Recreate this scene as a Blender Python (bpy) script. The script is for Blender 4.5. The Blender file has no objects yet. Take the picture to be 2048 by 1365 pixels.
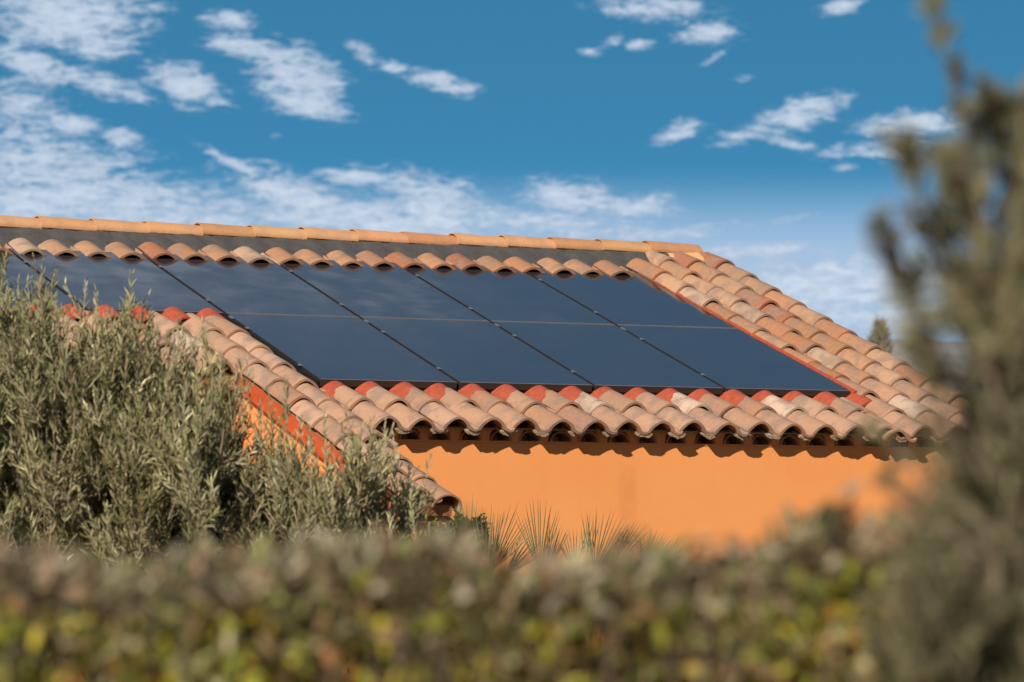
import bpy, math, random
import numpy as np
from mathutils import Vector, Matrix

# ------------------------------------------------------------------ camera, sky, sun, exposure
SC = bpy.context.scene
COL = SC.collection
R = math.radians
F_PX = 8183.5                       # focal length in pixels of the 2048 px wide photograph
YAW, PITCH = 0.46893, 0.05411
CAM = np.array([-11.3907, -25.3902, -1.2461])
ROOF = 0.3180                       # pitch of the panel plane
SUN_EL, SUN_AZ = 31.0, 232.0        # azimuth clockwise from +Y

cam_d = bpy.data.cameras.new('camera')
cam = bpy.data.objects.new('camera', cam_d); COL.objects.link(cam)
SC.camera = cam
cam_d.sensor_width = 36.0
cam_d.lens = F_PX * 36.0 / 2048.0
cam_d.clip_start = 0.1; cam_d.clip_end = 20000
cam.location = CAM
cam.rotation_euler = (math.pi / 2 + PITCH, 0, -YAW)
cam_d.dof.use_dof = True
cam_d.dof.focus_distance = 27.5
cam_d.dof.aperture_fstop = (cam_d.lens / 1000) / 0.034      # aperture 34 mm wide

fw = np.array([math.sin(YAW) * math.cos(PITCH), math.cos(YAW) * math.cos(PITCH), math.sin(PITCH)])
rt = np.array([math.cos(YAW), -math.sin(YAW), 0.0])
up = np.cross(rt, fw)

def at(px, py, d):
    """point seen at photo pixel (px,py) at depth d (used only to measure where things stand)"""
    return CAM + d * (fw + rt * (px - 1024) / F_PX - up * (py - 682.5) / F_PX)

def azel(px, py):
    v = fw + rt * (px - 1024) / F_PX - up * (py - 682.5) / F_PX
    v = v / np.linalg.norm(v)
    return math.degrees(math.atan2(v[0], v[1])), math.degrees(math.asin(v[2]))

SC.cycles.use_adaptive_sampling = True
SC.cycles.adaptive_threshold = 0.02
SC.cycles.max_bounces = 6; SC.cycles.diffuse_bounces = 3; SC.cycles.glossy_bounces = 3; SC.cycles.transmission_bounces = 3
SC.view_settings.view_transform = 'Standard'
SC.view_settings.look = 'None'
SC.view_settings.gamma = 1
SC.view_settings.exposure = 0.20

sun_d = bpy.data.lights.new('sun', 'SUN')
sun_d.energy = 5.0; sun_d.angle = R(0.53); sun_d.color = (1.0, 0.88, 0.72)
sun = bpy.data.objects.new('sun', sun_d); COL.objects.link(sun)
sdir = Vector((math.sin(R(SUN_AZ)) * math.cos(R(SUN_EL)), math.cos(R(SUN_AZ)) * math.cos(R(SUN_EL)), math.sin(R(SUN_EL))))
sun.rotation_euler = sdir.to_track_quat('Z', 'Y').to_euler()

# ---- world
W = bpy.data.worlds.new('World'); SC.world = W; W.use_nodes = True
nt = W.node_tree; N = nt.nodes; L = nt.links
for n in list(N): N.remove(n)
def nd(tree, typ, **kw):
    n = tree.nodes.new(typ)
    for k, v in kw.items():
        if k.startswith('i_'): n.inputs[k[2:]].default_value = v
        else: setattr(n, k, v)
    return n
def mth(tree, op, a, b=None, clamp=False, c=None):
    n = tree.nodes.new('ShaderNodeMath'); n.operation = op; n.use_clamp = clamp
    for i, x in enumerate((a, b, c)):
        if x is None: continue
        if isinstance(x, (int, float)): n.inputs[i].default_value = x
        else: tree.links.new(x, n.inputs[i])
    return n.outputs[0]
def mapr(tree, v, a, b, c=0.0, d=1.0, smooth=True):
    n = tree.nodes.new('ShaderNodeMapRange')
    if smooth: n.interpolation_type = 'SMOOTHSTEP'
    n.inputs[1].default_value = a; n.inputs[2].default_value = b
    n.inputs[3].default_value = c; n.inputs[4].default_value = d
    tree.links.new(v, n.inputs[0]); return n.outputs[0]
def mixc(tree, fac, a, b, mode='MIX'):
    n = tree.nodes.new('ShaderNodeMix'); n.data_type = 'RGBA'; n.blend_type = mode
    for idx, x in ((0, fac), (6, a), (7, b)):
        if isinstance(x, (int, float)): n.inputs[idx].default_value = x
        elif isinstance(x, tuple): n.inputs[idx].default_value = x if len(x) == 4 else (*x, 1)
        else: tree.links.new(x, n.inputs[idx])
    return n.outputs[2]

tc = nd(nt, 'ShaderNodeTexCoord')
sep = nd(nt, 'ShaderNodeSeparateXYZ'); L.new(tc.outputs['Generated'], sep.inputs[0])
az = mth(nt, 'MULTIPLY', mth(nt, 'ARCTAN2', sep.outputs[0], sep.outputs[1]), 57.2958)
el = mth(nt, 'MULTIPLY', mth(nt, 'ARCSINE', sep.outputs[2]), 57.2958)
# the clear winter air: the deep blue of the upper sky reaches far down towards the horizon
elp = mth(nt, 'MAXIMUM', el, 0.0)
zz = mapr(nt, elp, 1.0, 16.0, 0.10, 3.2, smooth=False)
cmb = nd(nt, 'ShaderNodeCombineXYZ')
L.new(sep.outputs[0], cmb.inputs[0]); L.new(sep.outputs[1], cmb.inputs[1]); L.new(zz, cmb.inputs[2])
nrm = nd(nt, 'ShaderNodeVectorMath', operation='NORMALIZE'); L.new(cmb.outputs[0], nrm.inputs[0])
sky = nd(nt, 'ShaderNodeTexSky', sky_type='NISHITA', sun_disc=False, sun_elevation=R(SUN_EL), sun_rotation=R(SUN_AZ),
         altitude=200, air_density=1.0, dust_density=0.4, ozone_density=2.0)
L.new(nrm.outputs[0], sky.inputs[0])
SKY_TINT = (0.68, 1.95, 1.93)
# the deep teal belongs to the clear side of the sky, away from the sun; the sun's side and the zenith are plainer
away = nd(nt, 'ShaderNodeVectorMath', operation='DOT_PRODUCT'); L.new(tc.outputs['Generated'], away.inputs[0])
away.inputs[1].default_value = (math.sin(YAW), math.cos(YAW), 0)
deep = mth(nt, 'MULTIPLY', mapr(nt, away.outputs['Value'], -.1, .6), mapr(nt, el, 36.0, 52.0, 1.0, 0.0))
deep = mth(nt, 'MAXIMUM', deep, mth(nt, 'MULTIPLY', mapr(nt, away.outputs['Value'], .5, .8), mapr(nt, el, 30.0, 42.0, 1.0, 0.0)))
tint = mixc(nt, deep, (1.0, .92, .80), SKY_TINT)
skyc = mixc(nt, 1.0, sky.outputs[0], tint, 'MULTIPLY')

ae = nd(nt, 'ShaderNodeCombineXYZ'); L.new(az, ae.inputs[0]); L.new(el, ae.inputs[1])
# cloud banks: (photo x, y, half width, half height, weight)
BANKS = [(130, 35, 175, 70, 0, 1.14), (200, 90, 90, 35, -5, 0.94), (310, 15, 50, 20, 0, 0.64), (60, 125, 110, 35, 22, 1.04), (190, 165, 120, 28, 15, 0.94), (270, 190, 60, 20, 10, 0.84), (40, 210, 110, 60, 10, 0.82), 
         (60, 260, 170, 60, 5, 0.76), (145, 248, 65, 25, 5, 1.04), (240, 275, 42, 25, 10, 0.99), (370, 170, 90, 42, 18, 1.04), (430, 200, 50, 15, 15, 0.84), (465, 40, 65, 22, 5, 0.89), (500, 95, 90, 25, 5, 1.09), 
         (590, 150, 110, 60, 20, 1.09), (610, 205, 100, 32, 10, 1.04), (725, 105, 45, 22, 40, 0.89), (790, 135, 60, 18, 20, 0.84), (880, 165, 90, 22, 12, 1.04), (90, 330, 230, 70, 3, 1.0), (200, 400, 300, 60, 3, 1.08), 
         (60, 400, 160, 60, 0, 1.1), (490, 340, 120, 14, 28, 0.95), (600, 400, 170, 50, 20, 1.08), (720, 440, 300, 45, 5, 1.12), (715, 355, 85, 17, 2, 1.15), (850, 380, 150, 40, 10, 0.95), (880, 430, 200, 35, 5, 1.08), 
         (1140, 395, 110, 40, 5, 1.08), (1250, 415, 120, 25, 5, 1.0), (1300, 400, 60, 15, -15, 0.85), (1310, 15, 130, 28, 5, 0.99), (1420, 68, 70, 24, -3, 1.04), (1215, 88, 40, 14, -30, 0.84), (1185, 105, 28, 9, 5, 0.84), 
         (1280, 90, 32, 11, 0, 0.94), (1430, 115, 45, 9, -30, 0.69), (1360, 262, 60, 24, -15, 0.89), (1500, 265, 90, 20, -15, 0.84), (1610, 225, 95, 32, -15, 1.14), (1590, 290, 80, 14, 10, 0.94), (1670, 305, 60, 18, 0, 0.79), 
         (1820, 248, 110, 30, -3, 1.14), (1790, 300, 90, 26, 0, 0.94), (1690, 335, 30, 10, 0, 0.85), (1680, 14, 50, 18, -10, 1.04), (1500, 505, 180, 22, -3, 1.0), (1750, 570, 430, 75, 0, 1.1), (1340, 468, 130, 16, -5, 0.98), 
         (1700, 640, 400, 50, 0, 1.05), (1495, 157, 35, 8, 0, 0.69), (555, 272, 16, 6, 0, 0.74), (700, 328, 30, 8, 0, 0.54), (1100, 450, 260, 40, 3, 0.85), (1480, 450, 200, 14, -6, 0.6), (330, 440, 300, 35, 0, 1.0)]
mask = None
PPD = F_PX * math.pi / 180
for (x, y, rx, ry, dg, w) in BANKS:
    a0, e0 = azel(x, y)
    m = nd(nt, 'ShaderNodeMapping', vector_type='TEXTURE'); L.new(ae.outputs[0], m.inputs[0])
    m.inputs[1].default_value = (a0, e0, 0); m.inputs[2].default_value = (0, 0, -R(dg)); m.inputs[3].default_value = (rx / PPD, ry / PPD, 1)
    ln = nd(nt, 'ShaderNodeVectorMath', operation='LENGTH'); L.new(m.outputs[0], ln.inputs[0])
    g = mapr(nt, ln.outputs['Value'], 0.1, 1.75, w, 0.0)
    mask = g if mask is None else mth(nt, 'MAXIMUM', mask, g)
for (a0, e0, rx, ry, dg, w) in [(24.2, 29.5, 4.2, 1.0, 4, 1.0), (28.3, 29.0, 2.8, .5, 6, .86), (31.2, 28.5, 1.6, .22, 5, .66), (29.5, 30.0, 1.6, .2, 5, .66), (33.0, 29.6, 1.4, .15, 5, .6)]:
    m = nd(nt, 'ShaderNodeMapping', vector_type='TEXTURE'); L.new(ae.outputs[0], m.inputs[0])
    m.inputs[1].default_value = (a0, e0, 0); m.inputs[2].default_value = (0, 0, -R(dg)); m.inputs[3].default_value = (rx, ry, 1)
    ln = nd(nt, 'ShaderNodeVectorMath', operation='LENGTH'); L.new(m.outputs[0], ln.inputs[0])
    mask = mth(nt, 'MAXIMUM', mask, mapr(nt, ln.outputs['Value'], 0.1, 1.7, w, 0.0))
gap = nd(nt, 'ShaderNodeMapping', vector_type='TEXTURE'); L.new(ae.outputs[0], gap.inputs[0])
gap.inputs[1].default_value = (31, 29, 0); gap.inputs[3].default_value = (10, 4, 1)
gl_ = nd(nt, 'ShaderNodeVectorMath', operation='LENGTH'); L.new(gap.outputs[0], gl_.inputs[0])
open_sky = mapr(nt, gl_.outputs['Value'], .9, 2.2)
# elsewhere (overhead, behind) scattered streaky clouds
sv = nd(nt, 'ShaderNodeVectorMath', operation='MULTIPLY'); L.new(ae.outputs[0], sv.inputs[0]); sv.inputs[1].default_value = (0.03, 0.09, 0)
big = nd(nt, 'ShaderNodeTexNoise'); big.inputs['Scale'].default_value = 1.6; big.inputs['Detail'].default_value = 3; L.new(sv.outputs[0], big.inputs[0])
bigm = mth(nt, 'MULTIPLY', mapr(nt, big.outputs[0], .44, .66, 0, .5), mth(nt, 'MULTIPLY', mapr(nt, el, 9.5, 16.0), open_sky))
mask = mth(nt, 'MAXIMUM', mask, bigm)
wv = nd(nt, 'ShaderNodeVectorMath', operation='MULTIPLY'); L.new(ae.outputs[0], wv.inputs[0]); wv.inputs[1].default_value = (.85, 2.3, 1)
n1 = nd(nt, 'ShaderNodeTexNoise'); L.new(wv.outputs[0], n1.inputs[0])
n1.inputs['Scale'].default_value = 2.3; n1.inputs['Detail'].default_value = 9; n1.inputs['Roughness'].default_value = .67; n1.inputs['Distortion'].default_value = .7
# finer ripple bands, longer towards the horizon
wv2 = nd(nt, 'ShaderNodeVectorMath', operation='MULTIPLY'); L.new(ae.outputs[0], wv2.inputs[0]); wv2.inputs[1].default_value = (1.9, 7.0, 1)
n2 = nd(nt, 'ShaderNodeTexNoise'); L.new(wv2.outputs[0], n2.inputs[0])
n2.inputs['Scale'].default_value = 2.1; n2.inputs['Detail'].default_value = 9; n2.inputs['Roughness'].default_value = .66; n2.inputs['Distortion'].default_value = .9
nn = mth(nt, 'ADD', mth(nt, 'MULTIPLY', n1.outputs[0], .52), mth(nt, 'MULTIPLY', n2.outputs[0], .48))
dens = mth(nt, 'ADD', mask, mth(nt, 'MULTIPLY', mth(nt, 'SUBTRACT', nn, .5), 3.6))
cl = mapr(nt, dens, .30, 1.0)
cl = mth(nt, 'MULTIPLY', cl, mapr(nt, mask, .08, .35))
cl = mth(nt, 'MULTIPLY', cl, .88)
shade = mapr(nt, dens, .6, 1.5)
CLOUD_A, CLOUD_B = (3.9, 4.9, 6.3, 1), (6.2, 7.0, 8.1, 1)
cloudc = mixc(nt, shade, CLOUD_A, CLOUD_B)
# a thin pale veil low over the horizon
veil = mth(nt, 'MULTIPLY', mapr(nt, el, 4.2, 5.6, .85, 0.0), mapr(nt, away.outputs['Value'], -.2, .6, .25, 1.0))
base = mixc(nt, veil, skyc, (3.8, 5.3, 7.3, 1))
fin = mixc(nt, cl, base, cloudc)
bg = nd(nt, 'ShaderNodeBackground'); bg.inputs[1].default_value = 0.095
L.new(fin, bg.inputs[0])
wo = nd(nt, 'ShaderNodeOutputWorld'); L.new(bg.outputs[0], wo.inputs[0])

# ------------------------------------------------------------------ helpers
rng = np.random.default_rng(7); random.seed(7)

class MB:
    def __init__(s): s.v = []; s.f = []; s.c = []
    def add(s, verts, faces, col=(1, 1, 1)):
        o = len(s.v); s.v += [tuple(map(float, q)) for q in verts]; s.f += [tuple(i + o for i in f) for f in faces]
        s.c += [tuple(col)] * len(verts)
    def box(s, T, a, b, col=(1, 1, 1)):
        (x0, y0, z0), (x1, y1, z1) = a, b
        vs = [T(x, y, z) for z in (z0, z1) for (x, y) in ((x0, y0), (x1, y0), (x1, y1), (x0, y1))]
        s.add(vs, [(3, 2, 1, 0), (4, 5, 6, 7), (0, 1, 5, 4), (1, 2, 6, 5), (2, 3, 7, 6), (3, 0, 4, 7)], col)
    def tube(s, pts, rad, n=6, col=(1, 1, 1)):
        pts = [np.array(p, float) for p in pts]; vs = []; fs = []
        for i, p in enumerate(pts):
            d = pts[min(i + 1, len(pts) - 1)] - pts[max(i - 1, 0)]; d /= np.linalg.norm(d) + 1e-9
            a = np.cross(d, (0.31, 0.17, 0.93)); a /= np.linalg.norm(a) + 1e-9; b = np.cross(d, a)
            r = rad[i] if hasattr(rad, '__len__') else rad
            vs += [p + r * (a * math.cos(2 * math.pi * k / n) + b * math.sin(2 * math.pi * k / n)) for k in range(n)]
        for i in range(len(pts) - 1):
            fs += [(i * n + k, i * n + (k + 1) % n, (i + 1) * n + (k + 1) % n, (i + 1) * n + k) for k in range(n)]
        fs += [tuple(range(n - 1, -1, -1)), tuple(range((len(pts) - 1) * n, len(pts) * n))]
        s.add(vs, fs, col)
    def build(s, name, mat, parent=None, smooth=False, bevel=0):
        me = bpy.data.meshes.new(name); me.from_pydata(s.v, [], s.f)
        a = me.color_attributes.new('tint', 'FLOAT_COLOR', 'POINT')
        arr = np.ones((len(s.v), 4), np.float32); arr[:, :3] = np.array(s.c).reshape(-1, 3); a.data.foreach_set('color', arr.ravel())
        if smooth:
            me.polygons.foreach_set('use_smooth', [True] * len(me.polygons))
        me.materials.append(mat); me.update()
        o = bpy.data.objects.new(name, me); COL.objects.link(o)
        if parent: o.parent = parent; o.matrix_parent_inverse = Matrix.Translation(-parent.location)
        if bevel:
            m = o.modifiers.new('bevel', 'BEVEL'); m.width = bevel; m.segments = 2; m.limit_method = 'ANGLE'
        return o

def tag(o, label=None, cat=None, group=None, kind=None):
    if label: o['label'] = label
    if cat: o['category'] = cat
    if group: o['group'] = group
    if kind: o['kind'] = kind
    return o
def empty(name, loc):
    o = bpy.data.objects.new(name, None); COL.objects.link(o); o.location = tuple(map(float, loc)); o.empty_display_size = .2
    return o

def mat(name, base=(.5, .5, .5), rough=.8, spec=.3):
    m = bpy.data.materials.new(name); m.use_nodes = True
    b = m.node_tree.nodes['Principled BSDF']
    b.inputs['Base Color'].default_value = (*base, 1); b.inputs['Roughness'].default_value = rough
    b.inputs['Specular IOR Level'].default_value = spec
    return m, m.node_tree, b
def noise(t, scale, detail=4, rough=.55, vec=None, dist=0):
    n = nd(t, 'ShaderNodeTexNoise'); n.inputs['Scale'].default_value = scale; n.inputs['Detail'].default_value = detail
    n.inputs['Roughness'].default_value = rough; n.inputs['Distortion'].default_value = dist
    if vec is None:
        g = nd(t, 'ShaderNodeNewGeometry'); vec = g.outputs['Position']
    t.links.new(vec, n.inputs[0]); return n.outputs[0]
def bump(t, b, h, dist, strength=1.0):
    n = nd(t, 'ShaderNodeBump'); n.inputs['Distance'].default_value = dist; n.inputs['Strength'].default_value = strength
    t.links.new(h, n.inputs['Height']); t.links.new(n.outputs[0], b.inputs['Normal'])

# ------------------------------------------------------------------ materials
def make_tile_mat(name, weather=.72):
    m, t, b = mat(name, rough=.86, spec=.2)
    at_ = nd(t, 'ShaderNodeAttribute', attribute_name='tint')
    n1 = noise(t, 6.5, 3, .5, dist=.3); n2 = noise(t, 30, 5, .65); n3 = noise(t, 150, 4, .7)
    c = mixc(t, mth(t, 'MULTIPLY', mapr(t, n1, .44, .62), weather), at_.outputs['Color'], (.27, .185, .15))
    c = mixc(t, mth(t, 'MULTIPLY', mapr(t, n2, .45, .75), .35), c, (.50, .36, .25))
    c = mixc(t, mth(t, 'MULTIPLY', mapr(t, n3, .50, .66), .5), c, (.15, .095, .065))
    t.links.new(c, b.inputs['Base Color'])
    bump(t, b, mth(t, 'ADD', n2, n3), .0016)
    return m
M_TILE = make_tile_mat('terracotta')
M_RIDGE = make_tile_mat('ridge_terracotta', .25)
m, t, b = mat('red_flashing', (.42, .075, .045), .6, .35)
n = noise(t, 24, 5, .65); n2 = noise(t, 120, 4, .7); c = mixc(t, mapr(t, n, .35, .65), (.45, .085, .038), (.32, .065, .034)); c = mixc(t, mth(t, 'MULTIPLY', mapr(t, n2, .5, .68), .55), c, (.22, .11, .075)); t.links.new(c, b.inputs['Base Color']); bump(t, b, n2, .002); M_RED = m
m, t, b = mat('fascia_paint', rough=.5, spec=.4)
n = noise(t, 18, 4); t.links.new(mixc(t, n, (.55, .10, .03), (.46, .075, .025)), b.inputs['Base Color']); M_FASCIA = m
m, t, b = mat('orange_render', rough=.92, spec=.15)
n1 = noise(t, 1.3, 3); n2 = noise(t, 14, 5, .6); n3 = noise(t, 170, 4, .65)
vm = nd(t, 'ShaderNodeMapping'); vm.inputs[3].default_value = (9, 9, .9); gg = nd(t, 'ShaderNodeNewGeometry'); t.links.new(gg.outputs['Position'], vm.inputs[0]); nv = noise(t, 1.0, 5, .6, vec=vm.outputs[0])
c = mixc(t, mapr(t, n1, .3, .7), (.83, .345, .122), (.80, .320, .108))
c = mixc(t, mth(t, 'MULTIPLY', mapr(t, n2, .5, .8), .35), c, (.82, .36, .14))
c = mixc(t, mth(t, 'MULTIPLY', mapr(t, nv, .52, .75), .10), c, (.66, .24, .08)); c = mixc(t, mth(t, 'MULTIPLY', mapr(t, n3, .55, .75), .25), c, (.70, .25, .08))
# faint damp mark and the small fixing hole on the long wall
g = nd(t, 'ShaderNodeNewGeometry'); sx = nd(t, 'ShaderNodeSeparateXYZ'); t.links.new(g.outputs['Position'], sx.inputs[0])
M_WALLNODES = (m, t, b, c, n3, sx, n2)
M_WALL = m
m, t, b = mat('lime_mortar', rough=.9, spec=.15)
n = noise(t, 25, 5); t.links.new(mixc(t, n, (.74, .42, .20), (.62, .36, .18)), b.inputs['Base Color']); bump(t, b, n, .01); M_MORTAR = m
m, t, b = mat('speckled_mortar', rough=.95, spec=.1)
n = noise(t, 60, 5, .7); t.links.new(mixc(t, mapr(t, n, .4, .6), (.50, .40, .28), (.30, .22, .15)), b.inputs['Base Color']); bump(t, b, n, .01); M_LUMP = m
m, t, b = mat('dark_terracotta', rough=.9, spec=.15)
n = noise(t, 22, 5); t.links.new(mixc(t, n, (.42, .19, .085), (.32, .13, .06)), b.inputs['Base Color']); M_DARKT = m
m, t, b = mat('ridge_membrane', rough=.75, spec=.3)
n = noise(t, 9, 5); n2 = noise(t, 60, 4)
t.links.new(mixc(t, n, (.055, .053, .055), (.105, .098, .095)), b.inputs['Base Color']); bump(t, b, mth(t, 'ADD', n, mth(t, 'MULTIPLY', n2, .3)), .02); M_MEMB = m
m, t, b = mat('panel_glass', (.012, .013, .024), .06, .5)
b.inputs['IOR'].default_value = 1.45
n = noise(t, 3.2, 3); t.links.new(mapr(t, n, .3, .7, .05, .13), b.inputs['Roughness'])
n2 = noise(t, 2.0, 5, .6); t.links.new(mixc(t, n2, (.030, .024, .029), (.048, .038, .042)), b.inputs['Base Color'])
M_GLASS = m
m, t, b = mat('panel_frame', (.035, .029, .027), .45, .5); b.inputs['Metallic'].default_value = .2; M_FRAME = m
m, t, b = mat('black_rubber', (.01, .01, .011), .6, .3); M_SKIRT = m
m, t, b = mat('frame_lip_sunlit', (.17, .150, .140), .5, .4); b.inputs['Metallic'].default_value = .1; M_LIP_SUNLIT = m  # paler frame tone, paints the sunlit look of the bars' top faces
m, t, b = mat('clamp_metal', (.45, .45, .44), .4, .5); b.inputs['Metallic'].default_value = .8; M_CLAMP = m

def leaf_mat(name, back=None, rough=.6, trans=.10):
    m, t, b = mat(name, rough=rough, spec=.25)
    a = nd(t, 'ShaderNodeAttribute', attribute_name='tint'); c = a.outputs['Color']
    if back:
        g = nd(t, 'ShaderNodeNewGeometry'); bc = mixc(t, .65, c, back); c = mixc(t, g.outputs['Backfacing'], c, bc)
    t.links.new(c, b.inputs['Base Color'])
    tr = nd(t, 'ShaderNodeBsdfTranslucent'); t.links.new(c, tr.inputs[0])
    mx = nd(t, 'ShaderNodeMixShader'); mx.inputs[0].default_value = trans
    t.links.new(b.outputs[0], mx.inputs[1]); t.links.new(tr.outputs[0], mx.inputs[2])
    out = t.nodes['Material Output']; t.links.new(mx.outputs[0], out.inputs[0])
    return m
M_OLIVE = leaf_mat('olive_leaf', (.29, .275, .145, 1))
M_HEDGE = leaf_mat('hedge_leaf', None, .55, .14)
M_PALM = leaf_mat('palm_leaf', None, .45, .2)
m, t, b = mat('bark', rough=.95, spec=.1)
n = noise(t, 30, 5); t.links.new(mixc(t, n, (.16, .12, .085), (.26, .21, .16)), b.inputs['Base Color']); bump(t, b, n, .01); M_BARK = m
m, t, b = mat('twig_bark', (.34, .28, .20), .9, .1); M_TWIG = m
m, t, b = mat('white_plastic', (.72, .70, .66), .5, .4); M_WHITE = m
m, t, b = mat('soil_and_grass', rough=1, spec=.1)
n = noise(t, .6, 6, .6); n2 = noise(t, 14, 5)
c = mixc(t, mapr(t, n, .4, .6), (.13, .10, .05), (.24, .165, .10)); c = mixc(t, mth(t, 'MULTIPLY', n2, .6), c, (.05, .06, .022))
t.links.new(c, b.inputs['Base Color']); bump(t, b, n2, .05); M_GROUND = m
m, t, b = mat('hill_scrub_haze', rough=1, spec=.05)
n = noise(t, .012, 6, .65); n2 = noise(t, .08, 5, .6)
c = mixc(t, mapr(t, n, .4, .6), (.30, .30, .31), (.38, .36, .36)); c = mixc(t, mth(t, 'MULTIPLY', mapr(t, n2, .5, .6), .6), c, (.20, .21, .20))  # greys kept pale to paint distance haze into the hill colour
t.links.new(c, b.inputs['Base Color']); M_HILL = m

# finish wall material: damp streak near the point measured on the wall
m, t, b, c, n3, sx, n2 = M_WALLNODES
dx = mth(t, 'ABSOLUTE', mth(t, 'SUBTRACT', sx.outputs[0], 2.02)); dz = mth(t, 'ABSOLUTE', mth(t, 'SUBTRACT', sx.outputs[2], -.80))
st = mth(t, 'MULTIPLY', mapr(t, dx, .03, .10, 1, 0), mapr(t, dz, .10, .30, 1, 0))
c = mixc(t, mth(t, 'MULTIPLY', mth(t, 'MULTIPLY', st, n2), .55), c, (.55, .20, .07))
t.links.new(c, b.inputs['Base Color']); bump(t, b, n3, .0012)

# ------------------------------------------------------------------ setting: ground and hill
GZ = -2.85
g = MB(); g.add([(-4000, -3000, GZ), (6000, -3000, GZ), (6000, 6000, GZ), (-4000, 6000, GZ)], [(0, 1, 2, 3)])
tag(g.build('ground', M_GROUND), kind='structure')
h = MB(); n_ = 160
fwh = np.array([math.sin(YAW), math.cos(YAW), 0])
prof = []
for i in range(n_ + 1):
    s = (i / n_ - .5) * 1300
    r_ = 1500
    hh = 76 + 3 * math.sin(s * .008 + 1) + 2 * math.sin(s * .031) + 1.0 * math.sin(s * .11)
    prof.append((s, hh))
vs = []; rows = [(0, -10), (250, .30), (480, .72), (620, 1.0), (760, .86), (1300, .2), (1500, -10)]
for (dd, k) in rows:
    for s, hh in prof:
        p = CAM + fwh * (900 + dd) + rt * (s * 2.2)
        z = GZ - 10 if k < 0 else CAM[2] + hh * k + rng.normal() * 1.2
        vs.append((p[0], p[1], z))
fs = [(j * (n_ + 1) + i, j * (n_ + 1) + i + 1, (j + 1) * (n_ + 1) + i + 1, (j + 1) * (n_ + 1) + i) for j in range(len(rows) - 1) for i in range(n_)]
h.add(vs, fs); tag(h.build('hill', M_HILL, smooth=True), kind='structure')

# ------------------------------------------------------------------ house
Q = ROOF + 0.021                    # tile plane is a little steeper than the panels
W0 = -0.078
def TP(u, v, w): return np.array([u, v * math.cos(Q) - (w + W0) * math.sin(Q), v * math.sin(Q) + (w + W0) * math.cos(Q)])
def PP(u, v, w): return np.array([u, v * math.cos(ROOF) - w * math.sin(ROOF), v * math.sin(ROOF) + w * math.cos(ROOF)])
PITCH_U, PITCH_V = .26, .405
V_EAVE = -.89
U0 = 1.43                           # crest of one column
PW, PH = 1.06, 1.7254

house = empty('tiled_house', (2.0, 2.0, GZ))
tag(house, 'low orange rendered house with terracotta tile roof carrying black solar panels', 'house')

def tile_profile(k=1.0, hk=1.0):
    a = .105 * k; pts = []
    for i in range(17):
        th = math.pi * (1 - i / 16); x = math.cos(th) if 0 < i < 16 else (-1 if i == 0 else 1)
        pts.append((a * x, .078 * hk * (.6 * math.cos(math.pi * x / 2) + .4 * math.sqrt(max(0, 1 - x * x)))))
    for x, z in ((.014, -.006), (.030, -.009), (.046, -.006), (.060, .003)):
        pts.append((a + x, z))
    return pts
PAL = [(0.443, 0.259, 0.169), (0.462, 0.284, 0.189), (0.406, 0.23, 0.147), (0.481, 0.303, 0.21), (0.434, 0.255, 0.174), (0.416, 0.24, 0.154), (0.536, 0.401, 0.316), (0.389, 0.206, 0.131)]
PAL_O = [(0.414, 0.205, 0.109), (0.433, 0.229, 0.129), (0.387, 0.192, 0.1), (0.458, 0.274, 0.171), (0.441, 0.31, 0.225), (0.335, 0.133, 0.072), (0.406, 0.238, 0.144), (0.397, 0.182, 0.096)]
def add_tile(mb, T, uc, v0, length, col, lift=.022, th=.016, jit=1.0, rear=.90, sink=0.0, hk=1.0):
    du = random.gauss(0, .005) * jit; rot = random.gauss(0, .018) * jit; tw = random.gauss(0, .0035) * jit; dl = random.gauss(0, .009) * jit
    front = tile_profile(1.0, hk); back = tile_profile(rear, .92 * hk); nl = 4
    top = []; bot = []
    for j in range(nl + 1):
        s = j / nl
        for (fx, fz), (bx, bz) in zip(front, back):
            x = fx * (1 - s) + bx * s; z = fz * (1 - s) + bz * s
            lw = (lift - sink) * (1 - s) + tw
            xx = uc + du + x + rot * s * length
            vv = v0 + dl + s * length
            top.append(T(xx, vv, z + lw + (random.gauss(0, .0006) if 0 < j < nl else 0)))
            # underside: inward offset
            k = 1 - th / .105
            bot.append(T(uc + du + (x * k if abs(x) < .104 else x) + rot * s * length, vv, (z - th) + lw))
    n = len(front); vs = top + bot; o = len(top); fs = []
    for j in range(nl):
        for i in range(n - 1):
            a = j * n + i
            fs.append((a, a + 1, a + n + 1, a + n)); fs.append((o + a, o + a + n, o + a + n + 1, o + a + 1))
    for i in range(n - 1):
        fs.append((i + 1, i, o + i, o + i + 1)); a = nl * n + i; fs.append((a, a + 1, o + a + 1, o + a))
    for j in range(nl):
        a = j * n; fs.append((a, a + n, o + a + n, o + a)); a = j * n + n - 1; fs.append((a + n, a, o + a, o + a + n))
    k = random.uniform(.9, 1.1)
    mb.add(vs, fs, tuple(c * k for c in col))

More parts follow.
